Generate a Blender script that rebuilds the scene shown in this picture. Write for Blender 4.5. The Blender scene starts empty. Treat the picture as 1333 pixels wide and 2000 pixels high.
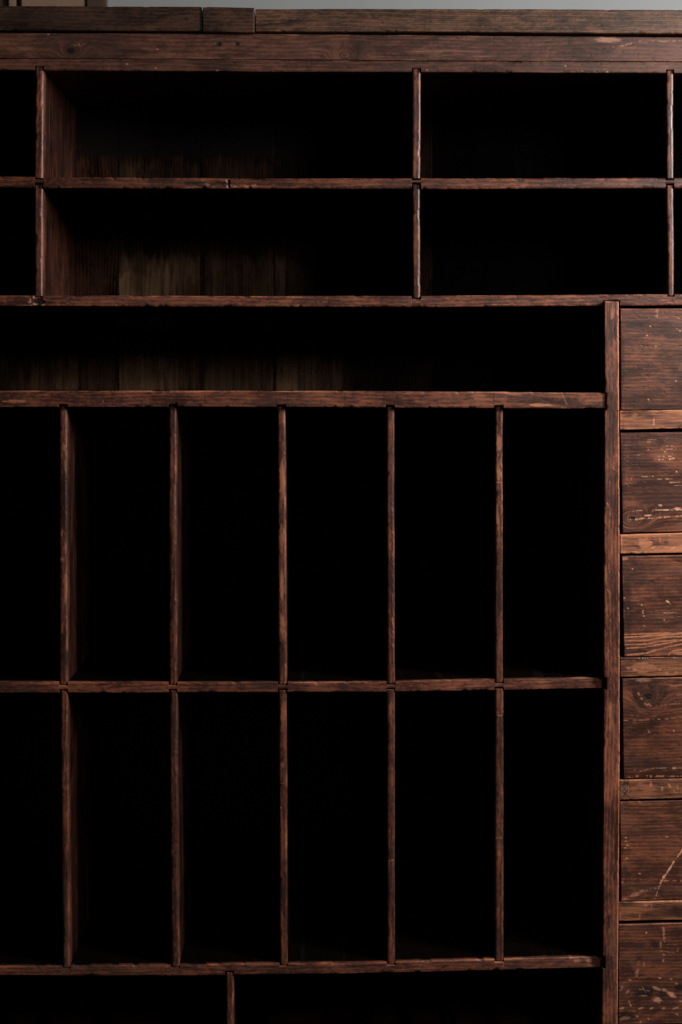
import bpy, math, random
import numpy as np
from mathutils import Matrix, Vector

# ------------------------------------------------------------------ camera, world, light, exposure
sc = bpy.context.scene
COL = sc.collection
EYE_X, EYE_Y = 600.0, 752.0          # where the cabinet front is met square-on (photo pixels, 1 px ~ 1 mm)
FLOOR_PX = 2200.0
DIST = 2.43
CAM_Z = (FLOOR_PX - EYE_Y) / 1000.0
YAW, PITCH = math.radians(1.55), math.radians(-1.1)
FPX = DIST * 1000.0
cam = bpy.data.cameras.new('camera')
cam_o = bpy.data.objects.new('camera', cam)
COL.objects.link(cam_o)
cam_o.location = (0, -DIST, CAM_Z)
cam_o.rotation_euler = (math.radians(90) + PITCH, 0, -YAW)
cam.sensor_width = 36.0
cam.sensor_fit = 'AUTO'
cam.lens = 36.0 * FPX / 2000.0
CX = EYE_X + FPX * math.tan(YAW)
CY = EYE_Y - FPX * math.tan(PITCH)
cam.shift_x = (666.5 - CX) / 2000.0
cam.shift_y = (CY - 1000.0) / 2000.0
cam.clip_start, cam.clip_end = 0.05, 100
cam.dof.use_dof = True
cam.dof.focus_distance = DIST
cam.dof.aperture_fstop = 2.8
sc.camera = cam_o
sc.render.resolution_x, sc.render.resolution_y = 682, 1024

world = bpy.data.worlds.new('World')
sc.world = world
world.use_nodes = True
world.node_tree.nodes['Background'].inputs['Color'].default_value = (0.5, 0.55, 0.6, 1)
world.node_tree.nodes['Background'].inputs['Strength'].default_value = 0.006

sc.view_settings.view_transform = 'Standard'
sc.view_settings.look = 'None'
sc.view_settings.exposure = 0.0
sc.view_settings.gamma = 1.0
sc.cycles.use_denoising = False
sc.cycles.max_bounces = 4


def window_light(name, loc, target, sx, sy, power, color):
    l = bpy.data.lights.new(name, 'AREA')
    l.shape = 'RECTANGLE'
    l.size, l.size_y = sx, sy
    l.energy = power
    l.color = color
    o = bpy.data.objects.new(name, l)
    COL.objects.link(o)
    o.location = loc
    d = Vector(target) - Vector(loc)
    o.rotation_euler = d.to_track_quat('-Z', 'Y').to_euler()
    return o


# daylight from a window on the right, a little above eye height, plus an added fill lamp for the back boards
window_light('window_light', (2.10, -0.98, CAM_Z + 0.86), (0.1, -0.1, CAM_Z - 0.15), 0.42, 0.7, 132, (1.0, 0.94, 0.87))
window_light('fill_light', (1.95, -2.6, CAM_Z + 1.03), (-0.2, 0, CAM_Z), 0.6, 0.5, 25, (1.0, 0.94, 0.87))  # added fill lamp, not a window

# ------------------------------------------------------------------ photo pixel -> point on a plane y = Y
_R = np.array(cam_o.rotation_euler.to_matrix())
_O = np.array([0, -DIST, CAM_Z])


def at(px, py, Y=0.0):
    px, py = np.broadcast_arrays(np.asarray(px, float), np.asarray(py, float))
    d = np.stack([(px - CX) / FPX, -(py - CY) / FPX, -np.ones_like(px)], -1)
    d = d @ _R.T
    t = (Y - _O[1]) / d[..., 1]
    return _O + d * t[..., None]


# ------------------------------------------------------------------ numpy noise
_rs = np.random.RandomState(7)
_T = _rs.rand(65536)


def _h(ix, iy, seed):
    return _T[(ix * 7919 + iy * 104729 + seed * 1299721 + (ix * iy) * 31) & 65535]


def vnoise(x, y, seed=0):
    x, y = np.broadcast_arrays(np.asarray(x, float), np.asarray(y, float))
    ix, iy = np.floor(x).astype(np.int64), np.floor(y).astype(np.int64)
    fx, fy = x - ix, y - iy
    fx, fy = fx * fx * (3 - 2 * fx), fy * fy * (3 - 2 * fy)
    return ((_h(ix, iy, seed) * (1 - fx) + _h(ix + 1, iy, seed) * fx) * (1 - fy)
            + (_h(ix, iy + 1, seed) * (1 - fx) + _h(ix + 1, iy + 1, seed) * fx) * fy)


def fbm(x, y, seed=0, o=4):
    s, a, n = 0, 0.5, 0
    for i in range(o):
        s = s + a * vnoise(np.asarray(x) * 2 ** i + 13.7 * i, np.asarray(y) * 2 ** i + 5.1 * i, seed + i)
        n += a
        a *= 0.5
    return s / n


def sstep(a, b, x):
    t = np.clip((x - a) / (b - a), 0, 1)
    return t * t * (3 - 2 * t)


# ------------------------------------------------------------------ materials
def nodes_of(m):
    m.use_nodes = True
    nt = m.node_tree
    nt.nodes.clear()
    return nt


def N(nt, t, **kw):
    n = nt.nodes.new(t)
    for k, v in kw.items():
        if k.startswith('i_'):
            n.inputs[k[2:].replace('_', ' ')].default_value = v
        else:
            setattr(n, k, v)
    return n


def ramp(nt, src, stops):
    r = N(nt, 'ShaderNodeValToRGB')
    el = r.color_ramp.elements
    while len(el) < len(stops):
        el.new(0.5)
    for e, (p, c) in zip(el, stops):
        e.position = p
        e.color = (*c, 1) if len(c) == 3 else c
    nt.links.new(src, r.inputs[0])
    return r


def math_n(nt, op, a, b=None, c=None, clamp=False):
    n = N(nt, 'ShaderNodeMath', operation=op, use_clamp=clamp)
    for i, v in enumerate((a, b, c)):
        if v is None:
            continue
        if isinstance(v, (int, float)):
            n.inputs[i].default_value = v
        else:
            nt.links.new(v, n.inputs[i])
    return n.outputs[0]


def mixc(nt, fac, a, b, mode='MIX'):
    n = N(nt, 'ShaderNodeMix', data_type='RGBA', blend_type=mode)
    for k, v in ((0, fac), (6, a), (7, b)):
        if isinstance(v, (int, float)):
            n.inputs[k].default_value = v
        elif isinstance(v, tuple):
            n.inputs[k].default_value = (*v, 1)
        else:
            nt.links.new(v, n.inputs[k])
    return n.outputs[2]


def noise(nt, vec, scale, detail=4, rough=0.55, dist=0.0):
    mp = N(nt, 'ShaderNodeMapping')
    mp.inputs['Scale'].default_value = scale
    nt.links.new(vec, mp.inputs['Vector'])
    n = N(nt, 'ShaderNodeTexNoise', i_Scale=1.0, i_Detail=float(detail), i_Roughness=rough, i_Distortion=dist)
    nt.links.new(mp.outputs[0], n.inputs['Vector'])
    return n.outputs['Fac']


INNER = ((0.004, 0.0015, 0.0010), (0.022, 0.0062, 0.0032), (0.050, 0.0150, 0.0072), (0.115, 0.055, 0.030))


def wood(name, dark, mid, worn, pale, rough=(0.34, 0.58), grain=1.0, spec=0.27, bump=1.0, back=False, slope=0.92, soft=1.0):
    m = bpy.data.materials.new(name)
    nt = nodes_of(m)
    L = nt.links.new
    g = N(nt, 'ShaderNodeAttribute', attribute_name='grain').outputs['Vector']
    wear = N(nt, 'ShaderNodeAttribute', attribute_name='wear').outputs['Fac']
    stain = N(nt, 'ShaderNodeAttribute', attribute_name='stain').outputs['Fac']
    scr = N(nt, 'ShaderNodeAttribute', attribute_name='scratch').outputs['Fac']
    streak = noise(nt, g, (5, 70, 70), 7, 0.66, 1.2)
    fibre = noise(nt, g, (28, 900, 900), 3, 0.6)
    blotch = noise(nt, g, (9, 22, 22), 6, 0.62, 0.8)
    tint = noise(nt, g, (5, 26, 26), 3, 0.5, 0.8)
    # growth rings: bands across the grain, bent by noise
    sep = N(nt, 'ShaderNodeSeparateXYZ')
    L(g, sep.inputs[0])
    bend = noise(nt, g, (2.2, 9, 9), 2, 0.5)
    ph = math_n(nt, 'ADD', math_n(nt, 'MULTIPLY', sep.outputs[1], 820.0), math_n(nt, 'MULTIPLY', bend, 30.0))
    ph = math_n(nt, 'ADD', ph, math_n(nt, 'MULTIPLY', sep.outputs[2], 500.0))
    ring = math_n(nt, 'MULTIPLY_ADD', math_n(nt, 'SINE', ph), 0.5, 0.5)
    ring = math_n(nt, 'POWER', ring, 2.2)
    # base varnish colour
    f = math_n(nt, 'ADD', math_n(nt, 'MULTIPLY', streak, 0.52 * soft), math_n(nt, 'MULTIPLY', fibre, 0.30))
    f = math_n(nt, 'ADD', f, math_n(nt, 'MULTIPLY', math_n(nt, 'MULTIPLY', ring, blotch), 0.26 * grain))
    f = math_n(nt, 'ADD', f, math_n(nt, 'MULTIPLY', blotch, 1.12))
    mott = noise(nt, g, (75, 210, 210), 3, 0.7)
    f = math_n(nt, 'ADD', f, math_n(nt, 'MULTIPLY', math_n(nt, 'SUBTRACT', mott, 0.5), 0.75 * soft))
    lo = tuple(0.55 * c for c in dark)
    hi = tuple(0.55 * a + 0.45 * b for a, b in zip(mid, worn))
    base = ramp(nt, f, [(0.0, lo), (0.30, lo), (0.46, dark), (0.62, mid), (0.85, hi), (1.0, hi)])
    # ramp input is clamped at 1, so bring the sum to 0..1 first
    nt.links.new(math_n(nt, 'MULTIPLY_ADD', f, slope, 0.50 - slope + 0.26 * (1 - soft) * slope), base.inputs[0])
    # grey-violet grime that lies on the varnish
    gr = math_n(nt, 'MULTIPLY', math_n(nt, 'SUBTRACT', tint, 0.46), 4.5, clamp=True)
    col = mixc(nt, math_n(nt, 'MULTIPLY', gr, 0.42), base.outputs[0], (0.038, 0.0205, 0.0180))
    # worn-through places; also the stile's painted highlight
    wv = math_n(nt, 'ADD', wear, math_n(nt, 'MULTIPLY', math_n(nt, 'SUBTRACT', streak, 0.5), 0.95))
    wv = math_n(nt, 'ADD', wv, math_n(nt, 'MULTIPLY', math_n(nt, 'SUBTRACT', fibre, 0.5), 0.9))
    wm = N(nt, 'ShaderNodeMapRange', interpolation_type='SMOOTHSTEP')
    wm.inputs['From Min'].default_value, wm.inputs['From Max'].default_value = 0.34, 0.95
    L(wv, wm.inputs[0])
    col = mixc(nt, wm.outputs[0], col, worn)
    # old dark varnish inside the openings, darkened further to paint in their shade
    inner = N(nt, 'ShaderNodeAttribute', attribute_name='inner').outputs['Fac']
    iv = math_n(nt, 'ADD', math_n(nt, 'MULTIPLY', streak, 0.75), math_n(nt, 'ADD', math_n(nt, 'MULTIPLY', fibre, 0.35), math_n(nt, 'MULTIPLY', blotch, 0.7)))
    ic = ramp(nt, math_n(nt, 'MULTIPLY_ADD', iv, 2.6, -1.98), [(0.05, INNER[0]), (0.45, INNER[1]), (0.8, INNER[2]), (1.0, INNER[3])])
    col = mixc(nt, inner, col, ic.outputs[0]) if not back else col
    dm = N(nt, 'ShaderNodeMapRange', interpolation_type='SMOOTHSTEP')
    dm.inputs['From Min'].default_value, dm.inputs['From Max'].default_value = 0.60, 0.74
    L(noise(nt, g, (60, 170, 170), 4, 0.65), dm.inputs[0])
    dust = dm.outputs[0]
    recess_shade = N(nt, 'ShaderNodeAttribute', attribute_name='recess_shade').outputs['Fac']
    col = mixc(nt, math_n(nt, 'MULTIPLY', recess_shade, math_n(nt, 'MULTIPLY_ADD', dust, -0.42, 1.0), clamp=True), col, (0.0016, 0.0010, 0.0008))  # shade of the openings painted as near-black, broken by dust
    # iron stains, knots, knocks full of dirt; also shade painted on the top back boards
    sm = math_n(nt, 'MULTIPLY', stain, math_n(nt, 'MULTIPLY_ADD', fibre, 0.7, 0.6), clamp=True)
    col = mixc(nt, sm, col, (0.0085, 0.0062, 0.0060))
    pm = math_n(nt, 'MULTIPLY', scr, math_n(nt, 'MULTIPLY_ADD', fibre, 1.1, 0.4), clamp=True)
    if back:
        vm = N(nt, 'ShaderNodeMapRange', interpolation_type='SMOOTHSTEP')
        vm.inputs['From Min'].default_value, vm.inputs['From Max'].default_value = 0.36, 0.60
        vm.inputs['To Min'].default_value = 0.25
        L(noise(nt, g, (5, 38, 38), 6, 0.62, 0.8), vm.inputs[0])
        pm = math_n(nt, 'MULTIPLY', pm, vm.outputs[0])
    col = mixc(nt, pm, col, pale)
    # every board its own tone
    oi = N(nt, 'ShaderNodeObjectInfo').outputs['Random']
    tone = math_n(nt, 'MULTIPLY_ADD', oi, 0.42, 0.80)
    cm = N(nt, 'ShaderNodeVectorMath', operation='SCALE')
    L(col, cm.inputs[0])
    L(tone, cm.inputs['Scale'])
    bs = N(nt, 'ShaderNodeBsdfPrincipled')
    L(cm.outputs[0], bs.inputs['Base Color'])
    rg = N(nt, 'ShaderNodeMapRange')
    rg.inputs['To Min'].default_value, rg.inputs['To Max'].default_value = rough
    L(math_n(nt, 'ADD', math_n(nt, 'MULTIPLY', blotch, 0.7), math_n(nt, 'MULTIPLY', wm.outputs[0], 0.5)), rg.inputs[0])
    L(rg.outputs[0], bs.inputs['Roughness'])
    L(math_n(nt, 'MULTIPLY_ADD', recess_shade, -0.95 * spec, spec), bs.inputs['Specular IOR Level'])
    h = math_n(nt, 'ADD', math_n(nt, 'MULTIPLY', math_n(nt, 'ADD', streak, mott), 0.8), math_n(nt, 'MULTIPLY', fibre, 0.55))
    h = math_n(nt, 'ADD', h, math_n(nt, 'MULTIPLY', wm.outputs[0], -0.25))
    h = math_n(nt, 'ADD', h, math_n(nt, 'MULTIPLY', scr, -0.5))
    bp = N(nt, 'ShaderNodeBump', i_Strength=0.5 * bump, i_Distance=0.0006)
    L(h, bp.inputs['Height'])
    L(bp.outputs[0], bs.inputs['Normal'])
    out = N(nt, 'ShaderNodeOutputMaterial')
    L(bs.outputs[0], out.inputs[0])
    return m


def plain(name, c, rough=0.8, var=0.2, scale=(6, 6, 6)):
    m = bpy.data.materials.new(name)
    nt = nodes_of(m)
    tc = N(nt, 'ShaderNodeTexCoord').outputs['Object']
    n1 = noise(nt, tc, scale, 5, 0.6)
    n2 = noise(nt, tc, tuple(14 * s for s in scale), 3, 0.6)
    s = math_n(nt, 'ADD', math_n(nt, 'MULTIPLY', n1, 0.75), math_n(nt, 'MULTIPLY', n2, 0.25))
    r = ramp(nt, s, [(0.25, tuple(x * (1 - var) for x in c)), (0.75, tuple(x * (1 + var) for x in c))])
    bs = N(nt, 'ShaderNodeBsdfPrincipled', i_Roughness=rough)
    nt.links.new(r.outputs[0], bs.inputs['Base Color'])
    bp = N(nt, 'ShaderNodeBump', i_Strength=0.3, i_Distance=0.002)
    nt.links.new(s, bp.inputs['Height'])
    nt.links.new(bp.outputs[0], bs.inputs['Normal'])
    out = N(nt, 'ShaderNodeOutputMaterial')
    nt.links.new(bs.outputs[0], out.inputs[0])
    return m


M_WOOD = wood('varnished_pine', (0.044, 0.0165, 0.0112), (0.112, 0.0365, 0.0208), (0.255, 0.096, 0.049), (0.43, 0.215, 0.135))
M_DRAWER = wood('varnished_drawer_pine', (0.043, 0.0158, 0.0102), (0.114, 0.0375, 0.0200), (0.270, 0.104, 0.051), (0.47, 0.235, 0.145), grain=1.0, slope=0.84, soft=0.62, spec=0.28)
M_FRIEZE = wood('dull_frieze_pine', (0.038, 0.0175, 0.0130), (0.080, 0.0325, 0.0220), (0.17, 0.075, 0.045), (0.40, 0.22, 0.15), slope=0.8, soft=0.7, spec=0.25)
M_OAK = wood('brown_top_board', (0.036, 0.0190, 0.0125), (0.080, 0.038, 0.0225), (0.16, 0.078, 0.043), (0.30, 0.18, 0.11))
M_OAKD = wood('dark_top_board', (0.020, 0.0110, 0.0078), (0.040, 0.0200, 0.0130), (0.085, 0.043, 0.026), (0.26, 0.16, 0.10), spec=0.2)
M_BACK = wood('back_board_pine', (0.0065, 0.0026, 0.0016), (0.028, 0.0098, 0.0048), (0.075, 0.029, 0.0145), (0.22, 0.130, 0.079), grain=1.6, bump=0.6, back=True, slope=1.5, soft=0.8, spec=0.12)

# ------------------------------------------------------------------ marks read off the photo (pixel positions on the front)
MARKS = []


def line(kind, s, w, *pts):
    for a, b in zip(pts[:-1], pts[1:]):
        MARKS.append(('l', kind, s, w, a, b))


def blob(kind, s, x, y, rx, ry, ang=0.0):
    MARKS.append(('b', kind, s, x, y, rx, ry, math.radians(ang)))


exec_marks = True
# top boards and frieze
blob('stain', 1.2, 139.5, 99, 8, 7); blob('wear', .5, 152, 88, 24, 4, -10); blob('wear', .45, 40, 95, 50, 8, -6); blob('wear', .5, 620, 96, 60, 3, 8); blob('wear', .55, 860, 100, 120, 3.5, 1); blob('wear', .5, 900, 110, 110, 2.5, 1); blob('stain', .35, 700, 92, 70, 12); line('stain', .5, 1.2, (134, 108), (134, 122))
for x in (427, 462):
    blob('stain', .95, x, 86, 6, 4); blob('dent', 1.2, x, 86, 5, 4)
blob('stain', .9, 459.5, 123, 4, 2.5); line('stain', .9, 1.6, (668, 116), (673, 113.5), (680, 115.5))
blob('scratch', .35, 1188, 78, 26, 5); line('scratch', .30, 2, (1198, 92), (1222, 88), (1235, 84))
line('scratch', .22, 3, (1250, 81), (1333, 80)); line('wear', .45, 3, (860, 75), (965, 73))
blob('stain', 1, 568, 41, 6, 5); line('stain', .8, 1.2, (500, 50), (545, 46), (568, 42), (620, 40))
blob('stain', .8, 1101, 39, 9, 5); blob('stain', .8, 364, 37, 6, 3); blob('stain', .7, 255, 39, 2, 3)
blob('stain', .8, 416, 28, 6, 2.5); blob('stain', .8, 484, 31, 5, 2); blob('stain', .8, 448, 47, 8, 3)
for k in range(9):
    y = 23 + 4.2 * k
    line('stain', .55, .9, (560, y + 3), (760, y - 1), (960, y + 1.5), (1120, y + 1), (1333, y - 3))
for x, y in ((95, 67), (308, 96), (249, 125), (305, 133), (425, 138), (835, 137), (1105, 129), (1138, 139), (1187, 140)):
    blob('scratch', .6, x, y, 2.2, 1.4)
# first shelf and its splintered place
line('stain', .95, 2.2, (362, 357.5), (404, 357)); blob('wear', .8, 382, 364, 24, 4)
blob('stain', .75, 424, 359, 22, 5); line('stain', 1, 3, (446, 353), (447, 364)); line('wear', .9, 4, (449, 363.5), (500, 364))
line('wear', .6, 2, (395, 352), (400, 353)); line('wear', .7, 2, (440, 351), (447, 350.5))
blob('dent', 2.6, 424, 359, 20, 6); blob('dent', 1.5, 382, 366, 24, 4); line('dent', 2.5, 3, (446, 353), (447, 364))
for k in range(5):
    line('stain', .7, 1, (362 + 6 * k, 361 + k * 1.6), (392 + 4 * k, 359.5 + k * 1.9))
blob('stain', 1, 1017, 352, 9, 4); blob('dent', .5, 1017, 352, 8, 3); blob('stain', .8, 938, 355, 2, 2)
line('wear', .5, 3, (1060, 363), (1110, 364)); line('wear', .5, 2, (553, 366), (580, 367))
# second shelf, iron stain and flecks
blob('stain', 1, 76, 588, 12, 8); blob('dent', 2.0, 76, 588, 11, 8); blob('stain', .8, 98, 591, 6, 4)
for x, y, rx, ry in ((60, 588, 1.8, 5), (57, 590, 1.5, 2), (66, 581, 1.5, 3), (86.5, 585, 3, 2), (61, 596.5, 2.5, 1.5), (69, 594, 5, 1.2), (85, 595.5, 3, 1.5)):
    blob('scratch', .75, x, y, rx, ry)
blob('stain', .9, 131, 592, 2.5, 2.5); blob('scratch', .5, 132, 592, 1, 1); blob('scratch', .4, 10, 589, 1.5, 2)
blob('stain', .8, 230, 594, 3, 2); blob('scratch', .5, 228, 595, 1.3, 1)
for x in (618, 626, 643):
    blob('stain', .8, x, 590, 2.5, 2.5)
line('stain', .9, 2, (643, 586), (643, 594))
# third shelf: knife lines over the dividers, worn streaks
for x in (154, 219, 347, 540, 562, 675, 750, 776, 965, 401):
    line('stain', .55, .9, (x, 768), (x + random.Random(x).uniform(-1.5, 1.5), 793))
blob('wear', .95, 1055, 791, 32, 4); line('scratch', .35, 1.4, (1098, 768), (1109, 793)); line('wear', .5, 1.5, (1072, 782), (1092, 768))
blob('wear', .75, 30, 784, 26, 5); line('wear', .6, 2.5, (0, 766), (60, 766)); line('wear', .6, 2, (125, 765), (350, 766))
blob('wear', .5, 935, 775, 28, 8); blob('stain', .7, 850, 784, 8, 2.5); blob('scratch', .5, 202, 784, 1.2, 1.2); blob('scratch', .5, 287, 780, 1.2, 1)
for x in (355, 360, 367):
    line('stain', .6, 1, (x, 769), (x, 777))
line('wear', .55, 2, (430, 794), (478, 794)); line('wear', .55, 2.5, (780, 768), (830, 769))
# shelves between the tall slots
line('wear', .6, 2, (540, 1334), (700, 1333)); line('wear', .5, 2.5, (1050, 1333), (1100, 1331)); line('wear', .5, 4, (240, 1337), (300, 1338))
blob('scratch', .5, 1150, 1876, 6, 4); blob('scratch', .4, 1128, 1876, 8, 4); blob('scratch', .35, 1115, 1872, 4, 2); blob('scratch', .35, 1152, 1885, 7, 2)
line('wear', .6, 1.6, (0, 1904), (80, 1905)); line('wear', .6, 2, (640, 1902), (720, 1899)); line('scratch', .25, 1.2, (985, 1877), (984, 1888))
line('wear', .5, 1.5, (230, 1888), (265, 1887)); line('wear', .5, 1.5, (560, 1883), (640, 1882))
# dividers
for x, y, r in ((121, 1040, 12), (126, 873, 9), (128, 1068, 16), (122, 1092, 6), (128, 1150, 40), (122, 1225, 18)):
    blob('wear', .7, x, y, 4.5, r)
blob('stain', .7, 125, 960, 7, 60); blob('stain', .6, 125, 1270, 7, 50)
for y0, y1 in ((880, 990), (1010, 1080), (1110, 1180), (1195, 1250)):
    blob('wear', .75, 551, (y0 + y1) / 2, 6, (y1 - y0) / 2)
blob('stain', .5, 554, 1275, 6, 28)
for k in range(26):
    r_ = random.Random(k + 5)
    y = 960 + 12 * k + r_.uniform(-4, 4)
    line('stain', .9, 1.1, (763 + r_.uniform(0, 4), y), (767 + r_.uniform(-1, 3), y + r_.uniform(5, 11)))
for k in range(14):
    r_ = random.Random(k + 50)
    y = 1070 + 9 * k
    line('stain', .85, 1.0, (972 + r_.uniform(0, 5), y), (976 + r_.uniform(0, 4), y + 6))
blob('wear', .75, 974, 868, 7, 24); blob('wear', .7, 974, 925, 7, 18); line('wear', .9, 2, (967, 942), (983, 943)); blob('stain', .7, 975, 962, 6, 6)
blob('wear', .6, 972, 1010, 5, 30); line('wear', .8, 1.2, (967, 1220), (983, 1221)); blob('stain', .7, 977, 1180, 5, 24)
blob('stain', .85, 982, 1420, 2.5, 26); line('wear', .9, 1.5, (968, 1397), (980, 1398), (983, 1390)); line('scratch', .4, 1.6, (968, 1637), (984, 1636))
blob('wear', .6, 976, 1670, 5, 16); line('wear', .8, 1.5, (757, 1541), (770, 1542)); line('wear', .8, 1.5, (757, 1681), (771, 1680))
blob('stain', .5, 764, 1580, 6, 40); blob('wear', .6, 768, 1520, 3, 30); blob('wear', .6, 766, 1830, 5, 24); blob('wear', .7, 763, 1385, 5, 20)
blob('wear', .75, 553, 1395, 6, 40); blob('scratch', .25, 552, 1494, 3, 5); line('wear', .8, 1.2, (546, 1530), (559, 1531)); line('wear', .8, 1.2, (546, 1578), (559, 1577))
for y in (1505, 1548, 1575):
    line('wear', .7, 1.2, (122, y + 8), (130, y - 4))
for y in (1560, 1620, 1665, 1690, 1745):
    blob('stain', .8, 343, y, 3, 4)
blob('stain', .5, 126, 1720, 7, 70)
# stile
for x, y, rx, ry in ((1196, 850, 10, 22), (1186, 955, 5, 12), (1190, 1030, 6, 40), (1200, 1130, 6, 50)):
    blob('stain', .4, x, y, rx, ry)
line('wear', .8, 1.4, (1191, 905), (1204, 920)); line('wear', .8, 1.2, (1192, 1000), (1190, 1030)); blob('scratch', .4, 1204, 890, 1, 3)
line('stain', .9, 3, (1190, 1790), (1190, 1812)); line('stain', .6, 2, (1192, 1825), (1191, 1845)); line('stain', .8, 1.2, (1181, 801), (1210, 802))
line('stain', .6, 1.2, (1182, 1347), (1210, 1351)); blob('wear', .6, 1194, 1395, 9, 40); blob('wear', .55, 1196, 610, 9, 16)
for y in (935, 982, 1110, 1150, 1200, 1265):
    line('wear', .7, 1.1, (1186, y), (1195, y + 14))
line('grain_or_glint', .85, 1.5, (1208.3, 592), (1208.8, 800), (1209.8, 1000), (1209.8, 1500), (1207.7, 1800), (1205.8, 2000))  # highlight on the stile's right edge, painted as a pale line
# rubbed upper arrises of the shelves
for x0, x1, y0, y1, s_ in ((90, 330, 347, 348, .5), (520, 700, 349, 349, .5), (880, 1000, 349, 349, .55), (1080, 1180, 349, 348.5, .5), (470, 520, 579, 579, .7), (560, 640, 580, 580, .5), (880, 1010, 578, 577.5, .6),
                           (960, 1040, 595, 595, .6), (1240, 1333, 576, 576, .4), (350, 470, 765, 765, .6), (560, 740, 765, 765, .5), (830, 1000, 766, 767, .5), (1000, 1170, 768, 769, .4), (40, 110, 1335, 1335, .5), (320, 390, 1334, 1335, .5),
                           (850, 960, 1330, 1329, .5), (990, 1060, 1328, 1327, .5), (300, 420, 1887, 1886, .4), (800, 900, 1880, 1878, .5), (860, 1010, 1897, 1896, .5)):
    line('wear', s_, 1.6, (x0, y0), (x1, y1))
# drawers (top to bottom) and the rails between them
line('scratch', .30, 5, (1284, 604), (1283, 617)); blob('stain', .65, 1240, 633, 26, 5); blob('stain', .55, 1300, 633, 16, 5)
blob('stain', .6, 1215, 705, 6, 75); blob('stain', .5, 1292, 744, 14, 5); line('wear', .6, 2, (1262, 621), (1300, 620), (1333, 622))
for x, y in ((1271, 637), (1282, 676), (1321, 744), (1329, 646), (1264.5, 655), (1267, 780)):
    blob('scratch', .9, x, y, 1.5, 1.5)
line('scratch', .35, 2, (1322, 641), (1330, 646)); line('scratch', .4, 1.3, (1264.6, 652), (1264.4, 658)); line('scratch', .2, 1, (1313, 607), (1318, 616))
for x0, x1, y in ((1218, 1262, 659), (1253, 1285, 705), (1220, 1250, 683), (1216, 1245, 667), (1262, 1330, 676), (1230, 1300, 697), (1240, 1333, 720)):
    line('wear', .5, 1.5, (x0, y), ((x0 + x1) / 2, y - 1), (x1, y))
line('scratch', .8, 2, (1278.5, 816), (1278, 829)); line('scratch', .4, 1.3, (1272, 803), (1279, 808)); blob('wear', .7, 1240, 812, 10, 6); blob('wear', .6, 1300, 822, 28, 10)
line('wear', .8, 2.5, (1213, 837), (1333, 835)); blob('stain', .5, 1268, 812, 12, 3); blob('stain', .6, 1328, 833, 4, 4)
# second drawer
for x0, y0, x1, y1, w, s in ((1280, 996, 1333, 995.5, 2, .95), (1241, 1015, 1256, 1012, 2.6, .8), (1256, 1012, 1275, 1012, 2, .9), (1275, 1012, 1291, 1010, 1.4, .7),
                             (1299, 1010, 1333, 1007, 1.8, .75), (1237, 998, 1254, 996.5, 1.6, .6), (1254, 930.6, 1266, 930.6, 1.5, .6), (1285, 935.6, 1315, 935.4, 1.6, .65),
                             (1309, 942, 1333, 941, 1.7, .5), (1316, 948, 1333, 948, 1.5, .5), (1287, 897.7, 1299, 897.4, 1.6, .8), (1278, 898, 1287, 898, 1.2, .4), (1309, 896.5, 1317, 894.5, 2.6, .95),
                             (1296, 891, 1312, 891, 1.8, .75), (1282, 891, 1290, 891, 1.4, .5), (1291, 877, 1321, 876.6, 1.6, .45), (1300, 882, 1306, 882, 1.4, .5), (1298, 886, 1315, 886, 1.4, .5),
                             (1265, 859, 1287, 858, 1.5, .4), (1265, 863, 1278, 863, 2, .3), (1267, 868, 1276, 868, 2, .3), (1221, 889, 1250, 888.6, 1.3, .3), (1235, 932, 1229, 950, 1.2, .25), (1274, 999, 1282, 992, 1.5, .45)):
    line('scratch', s, w, (x0, y0), (x1, y1))
blob('scratch', .9, 1323, 993, 8, 2.4); blob('scratch', .9, 1267, 1006.5, 8, 1.6); blob('scratch', .9, 1290, 986.5, 3.5, 2); blob('scratch', 1, 1322, 921, 1.8, 1.8)
blob('stain', 1, 1235.6, 1013, 6, 3.4); blob('dent', 1.2, 1235.6, 1013, 5, 3); line('wear', .6, 1.3, (1230, 1005), (1226, 1010), (1227, 1017), (1231, 1020))
line('wear', .6, 1.2, (1218, 1031), (1225, 1031), (1230, 1036)); blob('stain', .6, 1216, 930, 6, 95); blob('stain', .5, 1240, 890, 14, 30); blob('stain', .35, 1262, 925, 30, 40)
blob('stain', .4, 1290, 1003, 40, 4); blob('wear', .5, 1308, 865, 24, 14)
for x, y in ((1304, 871), (1313, 871), (1267, 878), (1299, 882), (1276, 930)):
    blob('scratch', .6, x, y, 2, 1.3)
line('scratch', .45, 2, (1267, 1071), (1280, 1068)); line('scratch', .4, 2, (1296, 1069), (1312, 1071), (1320, 1069)); line('scratch', .5, 1.5, (1309, 1045), (1309, 1054)); line('scratch', .4, 1.4, (1290, 1051), (1290, 1060))
blob('wear', .8, 1260, 1062, 22, 14); blob('wear', .6, 1310, 1060, 20, 14); line('wear', .9, 3, (1214, 1079), (1333, 1078)); blob('stain', .6, 1301, 1060, 5, 4); line('wear', .9, 3, (1240, 1046), (1310, 1044))
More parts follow.
